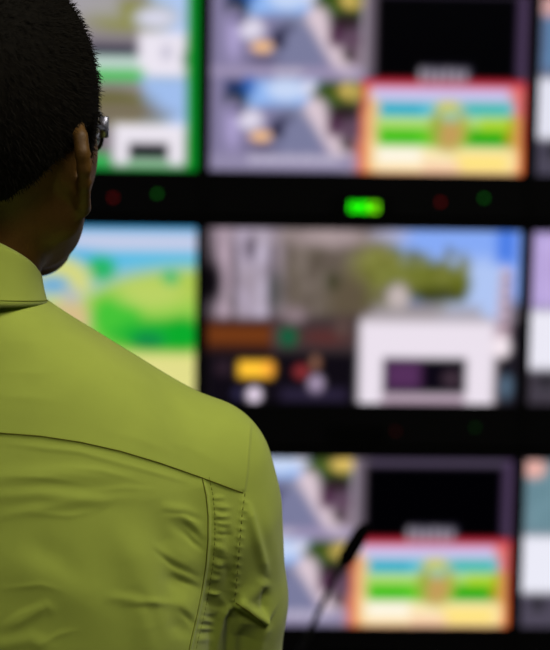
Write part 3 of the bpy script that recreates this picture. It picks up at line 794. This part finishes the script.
fold([(-30, 560), (30, 570), (90, 600), (110, 660)], 26, 2.0, fade=.3)
fold([(20, 540), (60, 560), (90, 590)], 14, -1.2, fade=.3)
fold([(130, 585), (150, 610), (160, 650)], 8, -1.2, fade=.3)
# yoke: the upper cloth lies over the back panel
YOKE = [(-90, 434), (-40, 431), (0, 433), (40, 436), (80, 442), (120, 451), (160, 463), (200, 477), (243, 493)]
fold(YOKE, 16, .8, -1, fade=0)
fold([(0, 443), (80, 452), (160, 474), (200, 486)], 3, .5, fade=.2)
# side pleat: the back panel laps over the strip beside it
PLEAT = [(202, 477), (206, 495), (208, 515), (208, 540), (206, 565), (202, 590), (197, 615), (191, 640), (186, 665)]
fold(PLEAT, 13, 1.8, 1, fade=0)
fold([(222, 490), (224, 530), (220, 570), (212, 620)], 8, .9, fade=.2)
rq = random.Random(3)
y = 498.0
while y < 640:
    x = np.interp(y, [477, 515, 565, 640], [202, 208, 206, 191]); a_ = rq.uniform(-2, 5); l_ = rq.uniform(10, 24)
    fold([(x + 3, y), (x + 3 + l_ * .5, y + a_ * .7), (x + 3 + l_, y + a_)], rq.uniform(1.8, 3.4), rq.choice((.8, 1.0, -.6, .6, .9)), fade=.4); y += rq.uniform(3.5, 7)
fold([(222, 520), (228, 535), (226, 552)], 4, -1.0, fade=.4); fold([(220, 560), (228, 572), (226, 590)], 4, -1.1, fade=.4); fold([(212, 590), (222, 600), (230, 604)], 4, .9, fade=.4)
# crisp creases running into the pleat
for c_ in ([(176, 516), (190, 528), (205, 545)], [(183, 530), (194, 543), (205, 552)], [(150, 548), (176, 566), (202, 580)], [(172, 575), (188, 583), (201, 590)], [(160, 512), (182, 514), (205, 522)], [(178, 608), (188, 618), (195, 628)]):
    fold(c_, 3.0, -.8, fade=.4); fold([(a, b - 6) for a, b in c_], 4.0, .6, fade=.4)
for c_ in ([(0, 476), (50, 478), (95, 486)], [(85, 492), (125, 488), (160, 490)], [(20, 512), (70, 516), (100, 510)], [(55, 466), (100, 470), (150, 484)], [(110, 605), (150, 601), (190, 606)], [(0, 628), (20, 614), (42, 604)], [(30, 650), (60, 634), (85, 628)], [(-5, 590), (40, 584), (70, 592)]):
    fold(c_, 3.2, .45, fade=.45)
for c_ in ([(-10, 340), (30, 342), (60, 338)], [(-10, 372), (40, 374), (80, 366)], [(-10, 396), (30, 398), (70, 402)], [(90, 425), (140, 440), (200, 462)], [(150, 436), (190, 448), (236, 470)], [(170, 400), (200, 420), (225, 430)]):
    fold(c_, 5, .35, fade=.45)
# armhole seam and its puckers
ARM = [(250, 421), (248, 445), (246, 470), (243, 493), (240, 515), (238, 540), (236, 565), (234, 590), (232, 602)]
fold(ARM[:4], 7, .9, 1, fade=0); fold(ARM[3:], 8, .6, -1, fade=0)
for y in range(500, 604, 9): x = np.interp(y, [493, 540, 602], [243, 238, 232]); fold([(x - 5, y), (x + 7, y + 3)], 1.8, .5, fade=.4)
# sleeve folds below the shoulder
fold([(246, 500), (254, 530), (261, 556), (266, 578)], 5, 2.6, fade=.2)
fold([(236, 600), (248, 608), (258, 616), (266, 623)], 4.5, 3.2, fade=.08)
fold([(266, 578), (256, 590), (246, 598), (236, 602)], 7, 1.8, fade=.2)
fold([(266, 586), (263, 600), (262, 615)], 4, -2.6, fade=.3)
fold([(268, 622), (262, 640), (258, 665)], 5, 1.8, fade=.2)
fold([(233, 608), (231, 630), (228, 675)], 6, -6.5, fade=.2)
fold([(248, 624), (246, 645), (243, 690)], 12, -8.0, fade=.25)
fold([(232, 603), (248, 612), (267, 625)], 12, 3.5, -1, fade=.1)
fold([(231, 602), (222, 618), (216, 640), (210, 675)], 5, 3.2, fade=.15)
fold([(262, 500), (272, 540), (280, 580)], 8, .8, fade=.3)
g_ = (np.sin(PS[:, 0] * .031 + 2 * np.sin(PS[:, 1] * .017)) + np.sin(PS[:, 1] * .043 + 1.7 * np.sin(PS[:, 0] * .023) + 1)) * .25
dsp += g_ * .001 * np.clip((PS[:, 1] - 440) / 40, .2, 1)
V[sel] += N[sel] * (dsp * face[sel])[:, None]
V = relax(V, Q, .2)
shirt = link_np('shirt', V, Q, M_shirt, person)
tri = np.concatenate([Q[:, [0, 1, 2]], Q[:, [0, 2, 3]]])
bvh = BVHTree.FromPolygons([tuple(v) for v in (V + O3)], [tuple(int(i) for i in t) for t in tri])
def on_cloth(px, py):
    d = (FWD + RGT * ((px - 275) / FPX) - UPV * ((py - 325) / FPX)).normalized(); h = bvh.ray_cast(CAM, d)
    return (None, None) if h[0] is None else (h[0] - ORG, h[1])
def resample(pts, step):
    out = []
    for i in range(len(pts) - 1):
        a, b = np.array(pts[i], float), np.array(pts[i + 1], float); n_ = max(1, int(np.hypot(*(b - a)) / step))
        out += [tuple(a + (b - a) * k / n_) for k in range(n_)]
    return out + [tuple(pts[-1])]
def cord(name, pts, r, lift, material, dash=None, step=3):
    m = MB(); P_ = []
    for p in resample(pts, step):
        q, nn = on_cloth(*p)
        if q is not None: P_.append(q + nn * lift)
    if dash is None:
        if len(P_) > 1: m.tube(P_, r, 6)
    else:
        i = 0
        while i + dash[0] < len(P_): m.tube(P_[i:i + dash[0] + 1], r, 5); i += dash[0] + dash[1]
    return m.build(name, material, shirt, True)
cord('yoke_seam', YOKE, .0005, -.0001, M_button_seam)['label'] = 'seam across the upper back, crease shadow put into its dark colour'
cord('pleat_seam', PLEAT, .0005, -.0001, M_button_seam)['label'] = 'vertical pleat line, edge shadow put into its dark colour'
M_stitch = mat('lime_thread', (118, 124, 44), .9, spec=.1)
cord('armhole_stitching', [(x + 2, y) for x, y in ARM[3:]], .0004, .0, M_stitch, (2, 2), 1.7)
cord('pleat_stitching', [(x + 7, y) for x, y in PLEAT], .0003, .0, M_stitch, (2, 1), 1.6)
cord('underarm_seam', [(236, 603), (248, 611), (258, 619), (265, 626)], .0006, .0, M_button_seam)

# collar: a folded band around the neck
def collar():
    n_, v, f = 96, [], []
    prof_n = 10
    for i in range(n_ + 1):
        th = -math.pi * .93 + 2 * math.pi * .93 * i / n_          # 0 at the nape, +-pi at the throat
        sx, cy_ = math.sin(th), -math.cos(th); a = abs(th) / math.pi
        top = 1.571 - .096 * a ** 1.15 - .022 * max(0, a - .5); bot = 1.510 - .010 * a + .003 * math.cos(th) - .045 * max(0, a - .62) / .38
        rt = (.0565, .0670); rb = (.0610 + .012 * a * a, .083 + .006 * a)
        cy0 = -.013
        sec = [(rb, bot, .0), (rb, bot, .0022)]
        outer = [(1 - t) for t in (0, .15, .35, .6, .85, 1.0)]
        ring = []
        for t in (0, .12, .3, .5, .7, .88, .97):                 # outer leaf, bottom to fold
            k = t ** .8; ring.append((rb[0] + (rt[0] + .0035 - rb[0]) * k, rb[1] + (rt[1] + .0035 - rb[1]) * k, bot + (top - .002 - bot) * t))
        ring.append((rt[0] + .0015, rt[1] + .0015, top)); ring.append((rt[0], rt[1], top - .002))
        ring.append((rt[0] - .0005, rt[1] - .0005, top - .02)); ring.append((rt[0] + .002, rt[1] + .002, bot + .006)); ring.append((rb[0] - .0035, rb[1] - .0035, bot + .001))
        for (rx, ry, z) in ring: v.append((.003 + sx * rx, cy0 + cy_ * ry, z))
    R_ = 12
    st = MB(); st.tube([Vector(v[i * R_ + 1]) + Vector((math.sin(-math.pi * .93 + 2 * math.pi * .93 * i / n_), -math.cos(-math.pi * .93 + 2 * math.pi * .93 * i / n_), 0)) * .0001 for i in range(n_ + 1)], .0004, 6)
    st.build('collar_stitching', M_stitch, shirt, True)
    for i in range(n_):
        for k in range(R_): f.append((i * R_ + k, (i + 1) * R_ + k, (i + 1) * R_ + (k + 1) % R_, i * R_ + (k + 1) % R_))
    f.append(tuple(range(R_))); f.append(tuple(n_ * R_ + k for k in range(R_))[::-1])
    return link('collar', v, f, M_shirt, shirt, True)
collar()
for s in (-1, 1):                    # cuffs
    e, w_ = np.array((s * ELB[0], ELB[1], ELB[2])), np.array((s * WRI[0], WRI[1], WRI[2])); d_ = (w_ - e) / np.linalg.norm(w_ - e)
    MB().tube([w_ - d_ * .035, w_ - d_ * .03, w_ + d_ * .02, w_ + d_ * .024], [.040, .042, .041, .036], 24).build('cuff', M_shirt, shirt, True)
for z in np.linspace(.92, 1.44, 7):
    MB().lathe([(.0055, 0), (.006, .001), (.004, .002)], (0, 0, 0), 14).build('button', M_button_seam, shirt).location = (0, .0, z)
for o in [c for c in shirt.children if c.name.startswith('button')]:
    h = bvh.ray_cast(Vector((ORG.x, ORG.y + .6, o.location.z)), Vector((0, -1, 0)))
    o.location = (h[0] - ORG) if h[0] else o.location; o.rotation_euler = (-math.pi / 2, 0, 0)

# trousers and shoes
T_ = Vol((-.22, -.2, .04), (.22, .2, 1.0), .005)
T_.loft([.80, .86, .92, .98], [.178, .182, .180, .176], [.125, .13, .124, .118], [.0, .002, .004, .004], 2.3, .03)
for s in (-1, 1):
    T_.cone((s * .094, .0, .84), (s * .102, .005, .48), .096, .076, .03); T_.cone((s * .102, .005, .48), (s * .107, -.008, .085), .076, .062, .03)
V2, Q2 = T_.mesh(2); link_np('trousers', V2, Q2, M_trouser, person)
for s in (-1, 1):
    z = Vol((s * .115 - .09, -.12, -.01), (s * .115 + .09, .26, .16), .004)
    z.chain([(s * .106, -.035, .055), (s * .112, .06, .055), (s * .124, .155, .040)], [.047, .046, .040], .02); z.cone((s * .106, -.02, .06), (s * .106, -.02, .12), .045, .047, .02)
    z.put(lambda X, Y, Z: (Z - .012), z.lo, z.lo + z.h * z.n, 0, 's')
    V3, Q3 = z.mesh(2); so = link_np('shoe', V3, Q3, M_shoe, person)
    k = Vol((s * .115 - .09, -.12, -.01), (s * .115 + .09, .26, .06), .004)
    k.chain([(s * .106, -.035, .012), (s * .112, .06, .012), (s * .124, .155, .012)], [.05, .049, .044], .02)
    k.put(lambda X, Y, Z: np.minimum(Z - .002, .022 - Z), k.lo, k.lo + k.h * k.n, 0, 's'); 
    V4, Q4 = k.mesh(1); link_np('sole', V4, Q4, M_sole, so)
